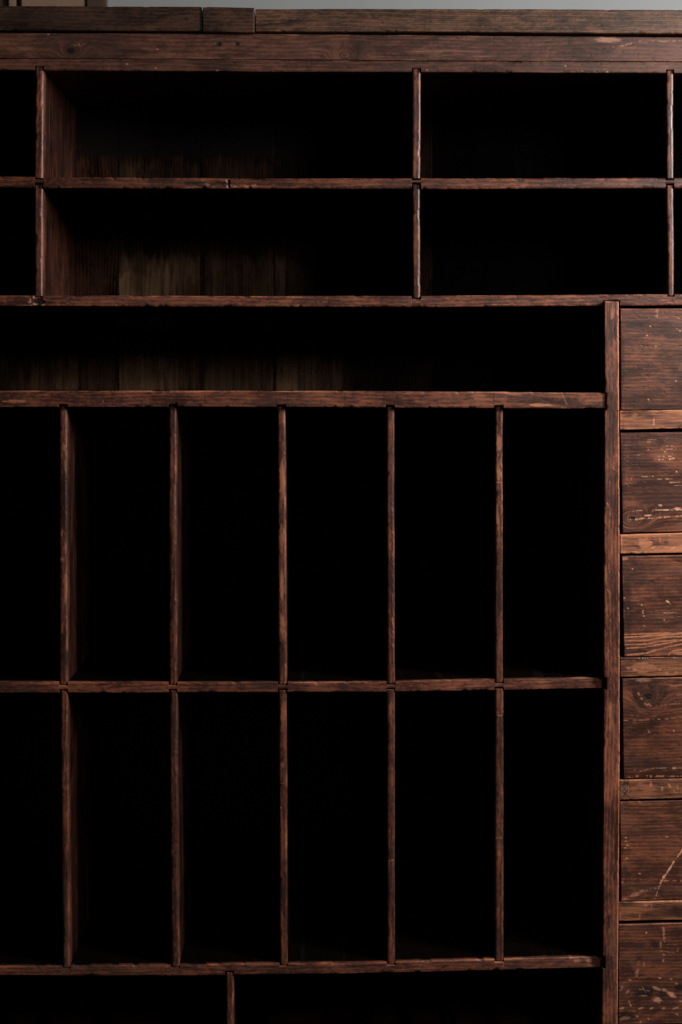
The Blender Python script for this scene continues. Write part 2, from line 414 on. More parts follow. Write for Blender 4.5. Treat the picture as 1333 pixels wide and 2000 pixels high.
# third drawer: cathedral grain along its foot
for p in (((1217, 1252), (1262, 1251), (1295, 1245), (1333, 1243)), ((1220, 1259), (1262, 1258), (1290, 1253), (1333, 1249)), ((1225, 1266), (1262, 1264), (1287, 1259), (1333, 1251)),
          ((1227, 1279), (1262, 1276), (1294, 1266), (1333, 1258)), ((1306, 1280), (1309, 1275), (1320, 1270), (1333, 1269)), ((1219, 1245), (1333, 1238)), ((1219, 1239), (1333, 1236))):
    line('grain_or_glint', .85, 2.0, *p)
blob('wear', .7, 1326, 1276, 14, 5); blob('stain', .45, 1250, 1271, 26, 2.5); blob('stain', .45, 1300, 1272, 14, 3)
blob('scratch', 1, 1305, 1175, 3.6, 1.8, 32); line('scratch', .45, 1.4, (1307, 1177), (1313, 1183)); line('scratch', .35, 1.3, (1285, 1196.5), (1329, 1196.5))
for x, y in ((1254, 1181.5), (1256.5, 1193), (1256.5, 1197), (1258, 1203), (1259, 1222), (1298, 1210), (1236, 1111), (1227, 1188), (1220, 1168)):
    blob('scratch', .7, x, y, 1.6, 1.4)
blob('wear', .8, 1222, 1091, 9, 4); blob('stain', .6, 1226, 1165, 10, 70); blob('stain', .35, 1290, 1215, 40, 10); blob('stain', .4, 1245, 1130, 20, 16)
line('scratch', .5, 2, (1287, 1309), (1300, 1299)); blob('wear', .85, 1255, 1303, 34, 14); blob('wear', .6, 1305, 1308, 26, 10); line('scratch', .3, 1.5, (1214, 1292), (1240, 1291))
for x, y in ((1228, 1305), (1240, 1307), (1303, 1314), (1322, 1313)):
    blob('scratch', .4, x, y, 4, 3)
for x in (1251, 1258, 1263, 1267):
    blob('dent', 1.0, x, 1284.5, 2.4, 2); blob('stain', .9, x, 1285, 2.2, 2)
# fourth drawer: knot
blob('stain', .95, 1266, 1361, 9, 8); blob('dent', .8, 1266, 1361, 8, 7); line('wear', 1, 3, (1247, 1354), (1254, 1366), (1260, 1375), (1271, 1377.5)); blob('wear', .9, 1267, 1376, 6, 3)
line('wear', .7, 2.2, (1276, 1346), (1281, 1353)); line('stain', .7, 3, (1268, 1338), (1278, 1350)); blob('scratch', .35, 1256, 1328.5, 13, 4); blob('stain', .6, 1242, 1363, 6, 5); blob('stain', .45, 1235, 1333, 14, 8)
line('scratch', .5, 1.8, (1251, 1506), (1275, 1500.6), (1300, 1500), (1333, 1500)); blob('scratch', 1, 1318, 1500, 4.5, 1.6); line('scratch', .35, 1.5, (1239, 1504), (1262, 1506))
line('scratch', .5, 1.7, (1264, 1421), (1269, 1431)); blob('scratch', .6, 1317, 1427, 2, 2); blob('wear', .85, 1320, 1339, 20, 4); blob('wear', .7, 1327, 1357, 12, 3)
line('wear', .8, 1.6, (1219, 1407), (1262, 1406), (1300, 1404), (1333, 1401)); line('wear', .7, 1.8, (1281, 1379), (1333, 1373)); line('wear', .5, 1.6, (1219, 1391), (1290, 1389)); line('wear', .5, 1.6, (1219, 1398), (1280, 1399))
blob('stain', .4, 1276, 1440, 16, 30); blob('stain', .5, 1300, 1352, 12, 6); line('wear', .9, 2.5, (1220, 1517), (1333, 1516)); blob('stain', .5, 1255, 1375, 8, 10)
for k in range(16):
    y = 1415 + k * 6.2
    line('wear', .35, 1.2, (1220, y), (1260, y - .6), (1333, y - 3))
# rail with its dark end grain
blob('stain', .85, 1220, 1543, 11, 22); line('scratch', .8, 2.6, (1307, 1532), (1312, 1539)); line('scratch', .55, 1.8, (1312, 1539), (1325, 1552)); blob('scratch', .55, 1294, 1541, 2.6, 5); blob('scratch', .5, 1272, 1531, 2, 6)
blob('wear', .7, 1260, 1540, 30, 12); blob('scratch', .35, 1324, 1537, 2, 5)
for k in range(12):
    r_ = random.Random(k)
    x = 1214 + 1.3 * k
    line('scratch', .32, .9, (x, 1528 + r_.uniform(0, 12)), (x + 1, 1545 + r_.uniform(0, 14)))
# fifth drawer: the long scratch
line('scratch', 1, 2.6, (1336, 1656), (1314, 1687.5)); line('scratch', .9, 2.3, (1314, 1687.5), (1297, 1714)); line('scratch', .75, 1.9, (1297, 1714), (1291, 1724), (1280, 1754.6))
blob('scratch', 1, 1297, 1712.5, 4, 3, -50); blob('scratch', 1, 1291, 1723.5, 1.7, 1.7); line('scratch', .22, 4, (1233, 1750), (1244, 1745), (1257, 1739), (1281, 1735)); blob('scratch', .3, 1243, 1747, 7, 4)
for x, y in ((1223, 1636), (1223, 1643), (1226, 1651), (1222, 1656), (1225, 1676), (1216, 1723), (1250, 1706), (1303, 1634)):
    blob('scratch', .55, x, y, 2.6, 1.4)
line('wear', .75, 2.2, (1288, 1720), (1333, 1721)); line('wear', .5, 2, (1220, 1717), (1288, 1718)); blob('stain', .55, 1250, 1683, 14, 9); blob('stain', .5, 1222, 1705, 9, 14); blob('wear', .6, 1222, 1755, 8, 3)
blob('wear', .45, 1300, 1585, 40, 16); line('scratch', .4, 1.6, (1245, 1762), (1333, 1760)); blob('scratch', .4, 1262, 1768, 4, 3); blob('scratch', .3, 1273, 1770, 2, 5); blob('scratch', .3, 1250, 1790, 2, 6)
line('wear', .9, 2, (1210, 1796), (1250, 1795)); blob('wear', .5, 1290, 1785, 36, 8)
# sixth drawer: scuffed foot
line('scratch', .45, 3.6, (1296, 1811), (1298, 1837)); line('scratch', .42, 3.2, (1297, 1865), (1296, 1879)); line('scratch', .38, 3, (1291, 1841), (1290, 1852)); line('scratch', .38, 4.5, (1248, 1879), (1244, 1905))
line('scratch', .35, 3, (1258, 1878), (1258, 1886)); line('scratch', .3, 2, (1305, 1846), (1303, 1852)); line('scratch', .3, 2, (1288, 1857), (1300, 1858), (1318, 1862)); line('scratch', .3, 1.4, (1325, 1850), (1324, 1860))
blob('scratch', 1, 1263, 1821.6, 1.8, 1.8); blob('stain', .7, 1280, 1845, 10, 9); blob('stain', .7, 1250, 1872, 8, 3)
blob('scratch', .75, 1312, 1942, 10, 5, 35); blob('scratch', .7, 1283.5, 1953, 9, 5.5); blob('scratch', .55, 1283, 1930, 9, 3, 20); blob('scratch', .5, 1298, 1933, 7, 3, 30); blob('stain', .9, 1259, 1938, 18, 11)
blob('stain', .9, 1222, 1982, 15, 8); blob('scratch', .35, 1220, 1989, 12, 4, -15); blob('stain', .9, 1326, 1929, 10, 9); blob('stain', .7, 1294, 1943, 10, 8); blob('stain', .7, 1300, 1962, 30, 3)
line('scratch', .6, 2.6, (1212, 1934), (1217, 1926)); line('scratch', .6, 2.6, (1223, 1939), (1229, 1935)); line('scratch', .55, 2.4, (1228.6, 1956), (1238.5, 1974.5)); line('scratch', .55, 3, (1252, 1996), (1268, 1990))
line('scratch', .4, 1.5, (1248, 1932), (1268, 1935)); line('scratch', .4, 1.5, (1255, 1927), (1262, 1938)); blob('scratch', .4, 1258, 1945, 8, 1.5); blob('stain', .6, 1262, 1912, 36, 2)
for x, rx in ((1252, 6), (1273, 4), (1297, 4), (1320, 6), (1216, 5)):
    blob('scratch', .55, x, 1969, rx, 2, -12)
for x, y in ((1323, 1981), (1231, 1914), (1289, 1910), (1311, 1912), (1245, 1985), (1330, 1955), (1322, 1921)):
    blob('scratch', .5, x, y, 3, 2, 20)
# pale, never varnished places on the back boards (positions as seen at the back)
BACK_MARKS = len(MARKS)


def kind_masks(px, py, marks):
    out = {k: np.zeros(px.shape) for k in ('wear', 'stain', 'scratch', 'dent')}
    if not len(px.ravel()):
        return out
    x0, x1, y0, y1 = px.min(), px.max(), py.min(), py.max()
    for i, mk in enumerate(marks):
        if mk[0] == 'l':
            _, kind, s, w, a, b = mk
            smooth = kind == 'grain_or_glint'
            kind = 'wear' if smooth else kind  # grain lines and the painted highlight go into the wear mask
            if max(a[0], b[0]) < x0 - 6 or min(a[0], b[0]) > x1 + 6 or max(a[1], b[1]) < y0 - 6 or min(a[1], b[1]) > y1 + 6:
                continue
            ax, ay = a
            dx, dy = b[0] - ax, b[1] - ay
            t = np.clip(((px - ax) * dx + (py - ay) * dy) / (dx * dx + dy * dy + 1e-9), 0, 1)
            wob = (fbm((px + py) / 7.0, py * 0 + i, 91, 2) - 0.5) * 2.2
            d = np.hypot(px - ax - t * dx, py - ay - t * dy) + wob * 0.5
            wv = (max(w * 0.72, 0.95) if kind == 'scratch' else max(w, 1.3)) * (0.45 + 0.9 * fbm(px / 5.0, py / 5.0, 17 + i, 2))
            v = s * sstep(1.35, 0.45, d / wv)
            if kind in ('scratch', 'wear') and not smooth:
                v = v * sstep(0.30, 0.58, fbm(px / 4.0, py / 4.0, 40 + i, 2))
        elif mk[0] == 'r':
            _, kind, s, xa, xb, ya, yb = mk
            if xb < x0 or xa > x1:
                continue
            j = (fbm(px / 5.0, py / 60.0, 77 + i, 3) - 0.5)
            v = s * sstep(ya - 12 + 46 * j, ya + 12 + 46 * j, py) * sstep(yb + 10, yb - 10, py)
            v = v * sstep(xa - 1.5, xa + 2.5, px + 5 * j) * sstep(xb + 1.5, xb - 2.5, px + 5 * j) * (0.45 + 0.9 * fbm(px / 4.0, py / 90.0, 33 + i, 3)) * (0.5 + fbm(px / 26.0, py / 26.0, 35 + i, 3))
        else:
            _, kind, s, x, y, rx, ry, an = mk
            if x + rx * 2 < x0 or x - rx * 2 > x1 or y + ry * 2 < y0 or y - ry * 2 > y1:
                continue
            c, sn = math.cos(an), math.sin(an)
            ux, uy = (px - x) * c + (py - y) * sn, -(px - x) * sn + (py - y) * c
            q = np.hypot(ux / rx, uy / ry)
            if max(rx, ry) > 3:
                q = q + (fbm(px / max(2.5, rx * .35), py / max(2.0, ry * .35), 60 + i, 3) - 0.5) * 1.1
            v = s * sstep(1.3, 0.45, q)
        out[kind] = np.maximum(out[kind], v)
    return out


# ------------------------------------------------------------------ boards
CAB = bpy.data.objects.new('pigeonhole_cabinet', None)
COL.objects.link(CAB)
CAB['label'] = 'dark reddish brown antique pigeonhole cabinet with open slots and drawers along one side'
CAB['category'] = 'cabinet'
CAB.location = (0, 0.19, 0)
BOARD_N = [0]


def link_mesh(name, V, F, mat, parent, attrs=None, caps=None, label=None):
    me = bpy.data.meshes.new(name)
    me.vertices.add(len(V))
    me.vertices.foreach_set('co', np.asarray(V, np.float32).ravel())
    caps = caps or []
    nl = F.size + sum(len(c) for c in caps)
    idx = np.concatenate([F.ravel()] + [np.asarray(c) for c in caps]).astype(np.int32)
    sizes = np.concatenate([np.full(len(F), 4), [len(c) for c in caps]]).astype(np.int32)
    me.loops.add(nl)
    me.loops.foreach_set('vertex_index', idx)
    me.polygons.add(len(sizes))
    st = np.concatenate([[0], np.cumsum(sizes)[:-1]]).astype(np.int32)
    me.polygons.foreach_set('loop_start', st)
    me.polygons.foreach_set('use_smooth', np.ones(len(sizes), bool))
    me.update(calc_edges=True)
    me.validate()
    me.set_sharp_from_angle(angle=math.radians(48))
    for k, a in (attrs or {}).items():
        if a.ndim == 2:
            at_ = me.attributes.new(k, 'FLOAT_VECTOR', 'POINT')
            at_.data.foreach_set('vector', a.astype(np.float32).ravel())
        else:
            at_ = me.attributes.new(k, 'FLOAT', 'POINT')
            at_.data.foreach_set('value', a.astype(np.float32))
    me.materials.append(mat)
    o = bpy.data.objects.new(name, me)
    COL.objects.link(o)
    if parent is not None:
        o.parent = parent
        o.matrix_parent_inverse = Matrix.Translation(-Vector(parent.location)) if parent is CAB else Matrix()
    if label:
        o['label'] = label
    return o


def board(name, axis, ctrl, yf=0.0, depth=0.35, r=2.5, mat=None, parent=CAB, na=(), nb=(), wear=0.0, dents=1.0, step=2.0,
          fstep=1.6, shear=(0, 0), end_r=1.2, marks=None, knots=(), label=None, wob=0.5, coarse=False, fine_to=None, edge_wear=1.0, recess_shade=0.0):
    """One piece of timber. axis 'h' or 'v'; ctrl = [(s, a, b)]: along-grain pixel s, edge pixels a < b. na / nb = housings cut
    into edge a / b: (s0, s1, value)."""
    BOARD_N[0] += 1
    seed = BOARD_N[0] * 17 + 3
    mat = mat or M_WOOD
    marks = MARKS if marks is None else marks
    mm = 0.001
    r *= mm
    ctrl = np.array(ctrl, float)
    s0, s1 = ctrl[0, 0], ctrl[-1, 0]
    if coarse:
        step, fstep = 30, 12
    st = np.linspace(s0, s1, max(3, int((s1 - s0) / step) + 1))
    if fine_to:
        st = np.concatenate([np.arange(s0, fine_to, step), np.linspace(fine_to, s1, 40)])
    ends = np.array([0.25, 0.6, 1.1, 1.7, 2.4])
    extra = [s0 + ends, s1 - ends]
    for q in list(na) + list(nb):
        for e in q[:2]:
            if s0 < e < s1:
                extra.append(np.array([e - 0.9, e - 0.06, e + 0.06, e + 0.9]))
    st = np.unique(np.concatenate([st] + extra))
    st = st[(st >= s0) & (st <= s1)]
    A, B = np.interp(st, ctrl[:, 0], ctrl[:, 1]), np.interp(st, ctrl[:, 0], ctrl[:, 2])
    A = A + (fbm(st / 90.0, 0, seed, 3) - 0.5) * 2 * wob
    B = B + (fbm(st / 90.0, 9, seed + 5, 3) - 0.5) * 2 * wob
    for a, b, v in na:
        A[(st > a) & (st < b)] = v
    for a, b, v in nb:
        B[(st > a) & (st < b)] = v
    if axis == 'h':
        PA, PB = at(st, A, yf), at(st, B, yf)
    else:
        PA, PB = at(A, st, yf), at(B, st, yf)
    D = PB - PA
    W = np.linalg.norm(D, axis=1)
    D = D / W[:, None]
    wn = W.max()

    def radius(k):
        d = sstep(0.60, 0.86, fbm(st / 22.0, k, seed + 11, 3)) * 1.6 + 0.5 * (fbm(st / 60.0, k, seed + 23, 2) - 0.5) + sstep(0.66, 0.8, fbm(st / 9.0, k, seed + 31, 2)) * 0.35
        return np.minimum(r * (1 + dents * d), W * 0.42)
    ra, rb = radius(1), radius(5)
    ws = np.array([w for w in (depth, depth * 0.55, 0.12, 0.06, 0.03, 0.017, 0.011) if w <= depth and w > r * 2.2])
    if coarse:
        ws = np.array([depth])
    th = np.linspace(0, math.pi / 2, 3 if coarse else 6)
    nf = max(2, int((wn - 2 * r) / (fstep * mm)))
    fr = np.linspace(0, 1, nf + 2)[1:-1]
    vs, wsl, side = [], [], []
    for w in ws:
        vs.append(np.zeros_like(W)); wsl.append(np.full_like(W, w)); side.append(1)
    for t in th:
        vs.append(ra * (1 - math.cos(t))); wsl.append(ra * (1 - math.sin(t))); side.append(0)
    for f in fr:
        vs.append(ra + f * (W - ra - rb)); wsl.append(np.zeros_like(W)); side.append(0)
    for t in th[::-1]:
        vs.append(W - rb * (1 - math.cos(t))); wsl.append(rb * (1 - math.sin(t))); side.append(0)
    for w in ws[::-1]:
        vs.append(W.copy()); wsl.append(np.full_like(W, w)); side.append(2)
    v, w = np.stack(vs, 1), np.stack(wsl, 1)
    n, p = v.shape
    S = np.repeat(st[:, None], p, 1)
    tt = v / W[:, None]
    # skewed ends
    k0 = 1 - (S - s0) / (s1 - s0)
    SX = S + (shear[0] + (shear[1] - shear[0]) * tt) * np.clip(k0 * (s1 - s0) / 40.0 - (s1 - s0) / 40.0 + 1, 0, 1)
    P = PA[:, None, :] + D[:, None, :] * v[..., None]
    P[..., 1] += w
    if axis == 'h':
        PX, PY = SX, A[:, None] + tt * (B - A)[:, None]
        P[..., 0] += (SX - S) * mm
    else:
        PX, PY = A[:, None] + tt * (B - A)[:, None], SX
    km = kind_masks(PX, PY, marks)
    front = w < 0.009
    for k in km:
        km[k] = km[k] * sstep(0.012, 0.004, w)
    # relief: slow cupping, grain furrows, marks; ends rounded
    u = S * mm
    fur = (fbm(u * 25, v * 420, seed + 41, 3) - 0.5) * 0.22 * mm + (fbm(u * 6, v * 40, seed + 43, 2) - 0.5) * 0.8 * mm
    dn = sstep(0.77, 0.86, fbm(u * 110, v * 260, seed + 47, 2)) * 0.35 * mm
    if coarse:
        fur, dn = 0 * u, 0 * u
    e = np.minimum(S - s0, s1 - S)
    er = max(end_r, 0.01)
    ee = np.where(e < er, er - np.sqrt(np.maximum(0, er ** 2 - (er - e) ** 2)), 0) * mm
    P[..., 1] += np.where(w < 0.02, fur + dn + ee + (km['dent'] + 0.45 * km['scratch']) * mm, 0)
    sidew = np.where(w > 0.003, (fbm(u * 30, w * 300, seed + 53, 2) - 0.5) * 0.6 * mm, 0)
    P = P - D[:, None, :] * (sidew * np.where(tt < 0.5, 1, -1))[..., None]
    # wear: on the arrises, in patches, as the stile's painted highlight, and where the photo shows it
    ed = np.minimum(np.minimum(v, W[:, None] - v) + 0.4 * w, e * mm * 1.2)
    patch = fbm(u * 9, v * 60, seed + 61, 4)
    pe = fbm(u * 16, np.where(tt < .5, 3.3, 7.7), seed + 67, 3)
    wr = np.exp(-ed / 0.0028) * sstep(0.38, 0.68, pe) * 0.62 * edge_wear + (patch - 0.5) * 0.9 + wear
    wr = np.maximum(wr, km['wear'])
    wr = np.where(w > 0.012, np.minimum(wr, (patch - 0.62)), wr)
    stn = np.maximum(km['stain'], dn / mm * 0.9)
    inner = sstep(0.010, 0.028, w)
    recess_shade_a = (np.where(w > 0.0, sstep(r * 0.9, r * 1.3 + 0.002, w), 0)) * recess_shade + 0 * w
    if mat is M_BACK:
        recess_shade_a = np.full_like(w, recess_shade) * (1 - km['scratch'])
    # knots bend the grain
    gv = v.copy()
    gu = u.copy()
    for kx, ky, R in knots:
        kd = (PX - kx) * mm, (PY - ky) * mm
        rr = np.hypot(kd[0] / 1.5, kd[1])
        b = np.exp(-(rr / (R * mm)) ** 2)
        gv = gv * (1 - b) + b * (rr * 1.0)
        gu = gu + 0 * b
    off = np.array([seed * 0.731, seed * 0.377, seed * 0.193])
    G = np.stack([gu, gv, w], -1) + off
    # faces
    idx = np.arange(n * p).reshape(n, p)
    nx = np.roll(idx, -1, axis=1)
    F = np.stack([idx[:-1], idx[1:], nx[1:], nx[:-1]], -1).reshape(-1, 4)
    if axis == 'v':
        F = F[:, ::-1]
    V = P.reshape(-1, 3)
    # end caps on vertices of their own
    c0, c1 = V[idx[0]], V[idx[-1]]
    base = len(V)
    V = np.concatenate([V, c0, c1])
    att = {'grain': np.concatenate([G.reshape(-1, 3), G[0], G[-1]]),
           'wear': np.concatenate([wr.ravel(), wr[0] * 0, wr[-1] * 0]),
           'inner': np.concatenate([inner.ravel(), inner[0], inner[-1]]),
           'recess_shade': np.concatenate([recess_shade_a.ravel(), recess_shade_a[0], recess_shade_a[-1]]),
           'stain': np.concatenate([stn.ravel(), stn[0] * 0 + .4, stn[-1] * 0 + .4]),
           'scratch': np.concatenate([km['scratch'].ravel(), km['scratch'][0] * 0, km['scratch'][-1] * 0])}
    capA, capB = list(range(base, base + p)), list(range(base + p, base + 2 * p))
    if axis == 'h':
        capB = capB[::-1]
    else:
        capA = capA[::-1]
    return link_mesh(name, V, F, mat, parent, att, [capA, capB], label)


LEFT, RIGHT = -300, 1665
BACK_Y = 0.35
# the layers from the top down ---------------------------------------------------------------------
board('top_board', 'h', [(-330, 10.5, 57), (0, 11, 58.3), (200, 12, 59), (394.3, 12.6, 60)], yf=-0.012, depth=0.37, r=2.2, mat=M_OAKD, wear=-.05, edge_wear=.6,
      label='darker length of the cabinet top board')
board('top_board', 'h', [(396.6, 13.2, 61), (497, 15.2, 63.7)], yf=-0.015, depth=0.37, r=1.6, mat=M_OAKD, wear=-.1, edge_wear=.5,
      label='short dark block let into the cabinet top board')
board('top_board', 'h', [(499.3, 17, 61), (833, 17, 61.5), (980, 17.2, 63), (1333, 19.3, 65.7), (1700, 21.5, 69)], yf=-0.010, depth=0.37, r=2.2, mat=M_OAK, wear=0.0, edge_wear=.8,
      label='long open grained length of the cabinet top board')
board('frieze_board', 'h', [(-310, 62, 112.6), (0, 64, 113.3), (500, 66.3, 115.3), (833, 68.7, 118.4), (1333, 73, 119.8), (1680, 76, 121)], yf=-0.001, depth=0.05, r=1.4, wear=0.02, mat=M_FRIEZE, dents=.5, knots=((139.5, 99, 22), (675, 108, 26)), wob=.4)
top_n = [(67.5, 86.5, 129.5), (804.5, 823.3, 133.2), (1301, 1317.5, 136.3)]
board('top_rail', 'h', [(-310, 113.6, 135), (0, 114.1, 136.2), (500, 116.1, 139.6), (833, 119.2, 140.8), (1333, 120.6, 142.6), (1680, 122, 144)], yf=0.0, depth=0.35, r=2.0, nb=top_n, mat=M_FRIEZE, wear=-.05)
board('roof_board', 'h', [(-310, 90, 108), (1680, 94, 112)], yf=0.06, depth=0.30, coarse=True)
cross_a = [(67, 85.5), (804.5, 822.5), (1301.5, 1318)]
cut_a = [(67, 85.3, 350.2, 357.2), (804.8, 822.8, 351.3, 357), (1301, 1317.5, 350.8, 358.6)]
board('shelf', 'h', recess_shade=1.0, edge_wear=1.45, ctrl= [(-310, 342, 364), (0, 343.7, 365.6), (90, 346, 367.5), (345, 347, 368), (500, 348, 368.4), (833, 348, 369.3), (1300, 347, 367.5), (1680, 345, 365)],
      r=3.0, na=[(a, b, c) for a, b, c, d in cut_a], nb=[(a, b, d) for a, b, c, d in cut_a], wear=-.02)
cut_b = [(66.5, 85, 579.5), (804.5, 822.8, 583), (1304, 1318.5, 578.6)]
board('shelf', 'h', recess_shade=1.0, edge_wear=1.45, ctrl= [(-310, 577, 598), (0, 576.5, 597.4), (150, 577, 598.2), (500, 578, 599.3), (850, 577.6, 600), (1100, 576, 598), (1200, 575, 597), (1333, 574.6, 596.6), (1680, 572, 593)],
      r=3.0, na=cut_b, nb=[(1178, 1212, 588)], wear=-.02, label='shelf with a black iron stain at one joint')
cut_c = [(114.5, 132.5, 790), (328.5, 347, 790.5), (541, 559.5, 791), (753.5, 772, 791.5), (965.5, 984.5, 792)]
board('shelf', 'h', recess_shade=1.0, edge_wear=1.45, ctrl= [(-310, 763, 795), (0, 763, 795), (500, 763.2, 795.2), (833, 764.2, 796.8), (1186, 767.2, 798.2)], r=2.6, nb=cut_c, wear=0.05, yf=-0.0035, depth=0.353)
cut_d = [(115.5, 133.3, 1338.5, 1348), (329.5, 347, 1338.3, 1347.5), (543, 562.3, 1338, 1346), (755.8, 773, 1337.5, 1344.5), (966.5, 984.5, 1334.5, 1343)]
board('shelf', 'h', recess_shade=1.0, edge_wear=1.45, ctrl= [(-310, 1333, 1355), (0, 1331.6, 1353.7), (300, 1332, 1353.7), (400, 1332.5, 1353), (740, 1331.6, 1352), (900, 1327.6, 1350), (1168, 1323.7, 1344.3), (1186, 1323.4, 1344)],
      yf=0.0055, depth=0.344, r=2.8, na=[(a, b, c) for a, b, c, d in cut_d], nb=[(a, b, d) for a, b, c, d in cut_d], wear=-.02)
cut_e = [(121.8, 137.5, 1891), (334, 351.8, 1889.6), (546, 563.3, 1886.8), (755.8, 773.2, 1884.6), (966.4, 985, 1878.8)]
board('shelf', 'h', recess_shade=1.0, edge_wear=1.45, ctrl= [(-310, 1889, 1906), (0, 1888, 1905.3), (150, 1886.6, 1906.5), (380, 1885, 1906), (440, 1883, 1904.5), (700, 1881, 1902), (850, 1876.2, 1898.3), (1165, 1868.8, 1890.3), (1183.5, 1868.2, 1889.8)],
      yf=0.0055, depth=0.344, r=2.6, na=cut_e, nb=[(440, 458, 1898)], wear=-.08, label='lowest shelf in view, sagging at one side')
board('shelf', 'h', recess_shade=1.0, edge_wear=1.45, ctrl= [(-310, 2095, 2118), (1180, 2090, 2113)], coarse=True)
board('plinth', 'h', [(-300, 2119, 2200), (1660, 2119, 2200)], yf=0.02, depth=0.03, coarse=True)

# dividers of the two upper rows
YD = 0.004
for y0, y1, x in ((130.3, 347.6, (68.6, 85.5, 68.2, 84.0)), (361, 578.6, (67.8, 84.0, 67.6, 83.6)),
                  (134.3, 348.6, (805.5, 822.4, 805, 821.6)), (360, 581.8, (805.6, 820.8, 806.2, 821.4)),
                  (137.3, 348.4, (1302, 1316.4, 1302, 1316.4)), (362, 577.8, (1302, 1316.2, 1305, 1317.3))):
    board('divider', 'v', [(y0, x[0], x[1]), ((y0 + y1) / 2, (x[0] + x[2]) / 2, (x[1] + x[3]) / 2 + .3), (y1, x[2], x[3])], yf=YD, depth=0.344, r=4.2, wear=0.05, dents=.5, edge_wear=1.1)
# tall dividers
for y0, y1, x in ((792, 1336.5, (116, 131, 116.6, 132.4)), (792.5, 1336.5, (329.8, 345.2, 330.4, 346)), (793.2, 1335.8, (542.4, 557.8, 543.8, 560.8)),
                  (794, 1335.3, (755.6, 770.6, 756.8, 772)), (794.2, 1332.8, (967.6, 983, 967.4, 983)),
                  (1350, 1889.5, (118, 132.4, 123, 136.5)), (1349.4, 1888, (331, 346.5, 335, 350.8)), (1348.2, 1885, (544.4, 560, 547, 562.2)),
                  (1346.8, 1883, (756, 771.7, 757, 772)), (1345.4, 1877, (967, 984, 967.4, 984)),
                  (1900, 2094, (441.3, 456.7, 443.6, 457.4))):
    board('divider', 'v', [(y0, x[0], x[1]), (y0 + (y1 - y0) * .35, x[0] * .65 + x[2] * .35 - .3, x[1] * .65 + x[3] * .35), (y1, x[2], x[3])], yf=0.0068, depth=0.341, r=4.4, recess_shade=.12 if y0 < 1000 else .42, wear=0.08, dents=.55, edge_wear=1.1)  # sides of the lower dividers take more painted shade
for x in (-90, ):
    for y0, y1 in ((795, 1336), (1351, 1889)):
        board('divider', 'v', [(y0, x - 8, x + 8), (y1, x - 8, x + 8)], yf=YD, depth=0.344, r=4.0, coarse=True)
# uprights
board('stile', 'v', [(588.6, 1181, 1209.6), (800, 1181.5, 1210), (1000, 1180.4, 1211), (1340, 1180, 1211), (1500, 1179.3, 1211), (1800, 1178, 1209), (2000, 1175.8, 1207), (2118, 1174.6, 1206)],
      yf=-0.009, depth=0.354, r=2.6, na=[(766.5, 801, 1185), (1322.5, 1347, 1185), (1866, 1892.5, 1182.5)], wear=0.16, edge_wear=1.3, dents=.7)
board('side_panel', 'v', [(113, -326, -301), (2200, -326, -301)], depth=0.36, coarse=True)
board('side_panel', 'v', [(113, 1641, 1666), (2200, 1641, 1666)], depth=0.36, coarse=True)

# drawers and the rails between them
R_END = 1640
rails = [((802.3, 839.5), (800.5, 837.3), 1211.2), ((1044.5, 1082), (1041, 1080), 1212), ((1284.6, 1322), (1283.3, 1320), 1212), ((1524, 1562.3), (1521.2, 1559), 1211.2),
         ((1762.2, 1799.5), (1759.6, 1796.6), 1209.3), ((2006, 2040), (2003, 2036), 1208)]
for k, (l, rr, x) in enumerate(rails):
    q = (R_END - x) / (1333 - x)
    board('drawer_rail', 'h', [(x, l[0], l[1]), (1333, rr[0], rr[1]), (R_END, l[0] + (rr[0] - l[0]) * q, l[1] + (rr[1] - l[1]) * q)], yf=0.0005, depth=0.08, r=1.6, wear=0.55, dents=.7, mat=M_DRAWER, edge_wear=1.3, step=1.2, fstep=1.1, fine_to=1342)
drawers = [((603, 801), (602.6, 799.8), 1212.2, 1213.4, 'wide plain drawer front at the top of the drawer column', ()),
           ((845.6, 1041), (844.2, 1038), 1212.3, 1216.8, 'drawer front with pale splintered scratches along the grain', ((1235.6, 1013, 16),)),
           ((1086.2, 1282.6), (1084.5, 1281), 1215.4, 1220, 'drawer front with arched grain lines along its foot', ()),
           ((1325.6, 1521), (1323, 1519), 1216, 1219, 'drawer front with a dark round knot near one corner', ((1266, 1361, 26),)),
           ((1566, 1760), (1563.6, 1757), 1211.3, 1214.2, 'drawer front with a long pale diagonal scratch', ()),
           ((1806, 2003), (1802.6, 1999), 1209, 1208.5, 'drawer front scuffed and stained along its foot', ())]
for k, (l, rr, xt, xb, lab, kn) in enumerate(drawers):
    q = (R_END - 4 - xt) / (1333 - xt)
    d = board('drawer', 'h', [(xt, l[0], l[1]), (1333, rr[0], rr[1]), (R_END - 4, l[0] + (rr[0] - l[0]) * q, l[1] + (rr[1] - l[1]) * q)], yf=0.0025, depth=0.022, r=1.5,
              shear=(0, xb - xt), wear=0.05, dents=.6, mat=M_DRAWER, end_r=1.6, knots=kn, label=lab, step=1.0, fstep=1.0, fine_to=1342, wob=.35)
    for x0, x1 in ((xt + 6, xt + 18), (R_END - 22, R_END - 10)):
        board('drawer_side', 'v', [(l[0] + 6, x0, x1), (l[1] - 6, x0, x1)], yf=0.0255, depth=0.30, coarse=True, parent=d)
    board('drawer_bottom', 'h', [(xt + 19, l[1] - 16, l[1] - 8), (R_END - 23, l[1] - 16, l[1] - 8)], yf=0.0255, depth=0.30, coarse=True, parent=d)

# back boards: upright planks seen dimly through the openings
bm = []


def brect(s, x0, x1, y0, y1):
    """Pale unvarnished place on a back plank: straight where the plank ends, ragged along the grain at its top."""
    bm.append(('r', 'scratch', s, x0, x1, y0, y1))


bm.append(('r', 'stain', 1.6, -300, 700, 60, 306))  # shade in the top row, painted as a dark band across the planks


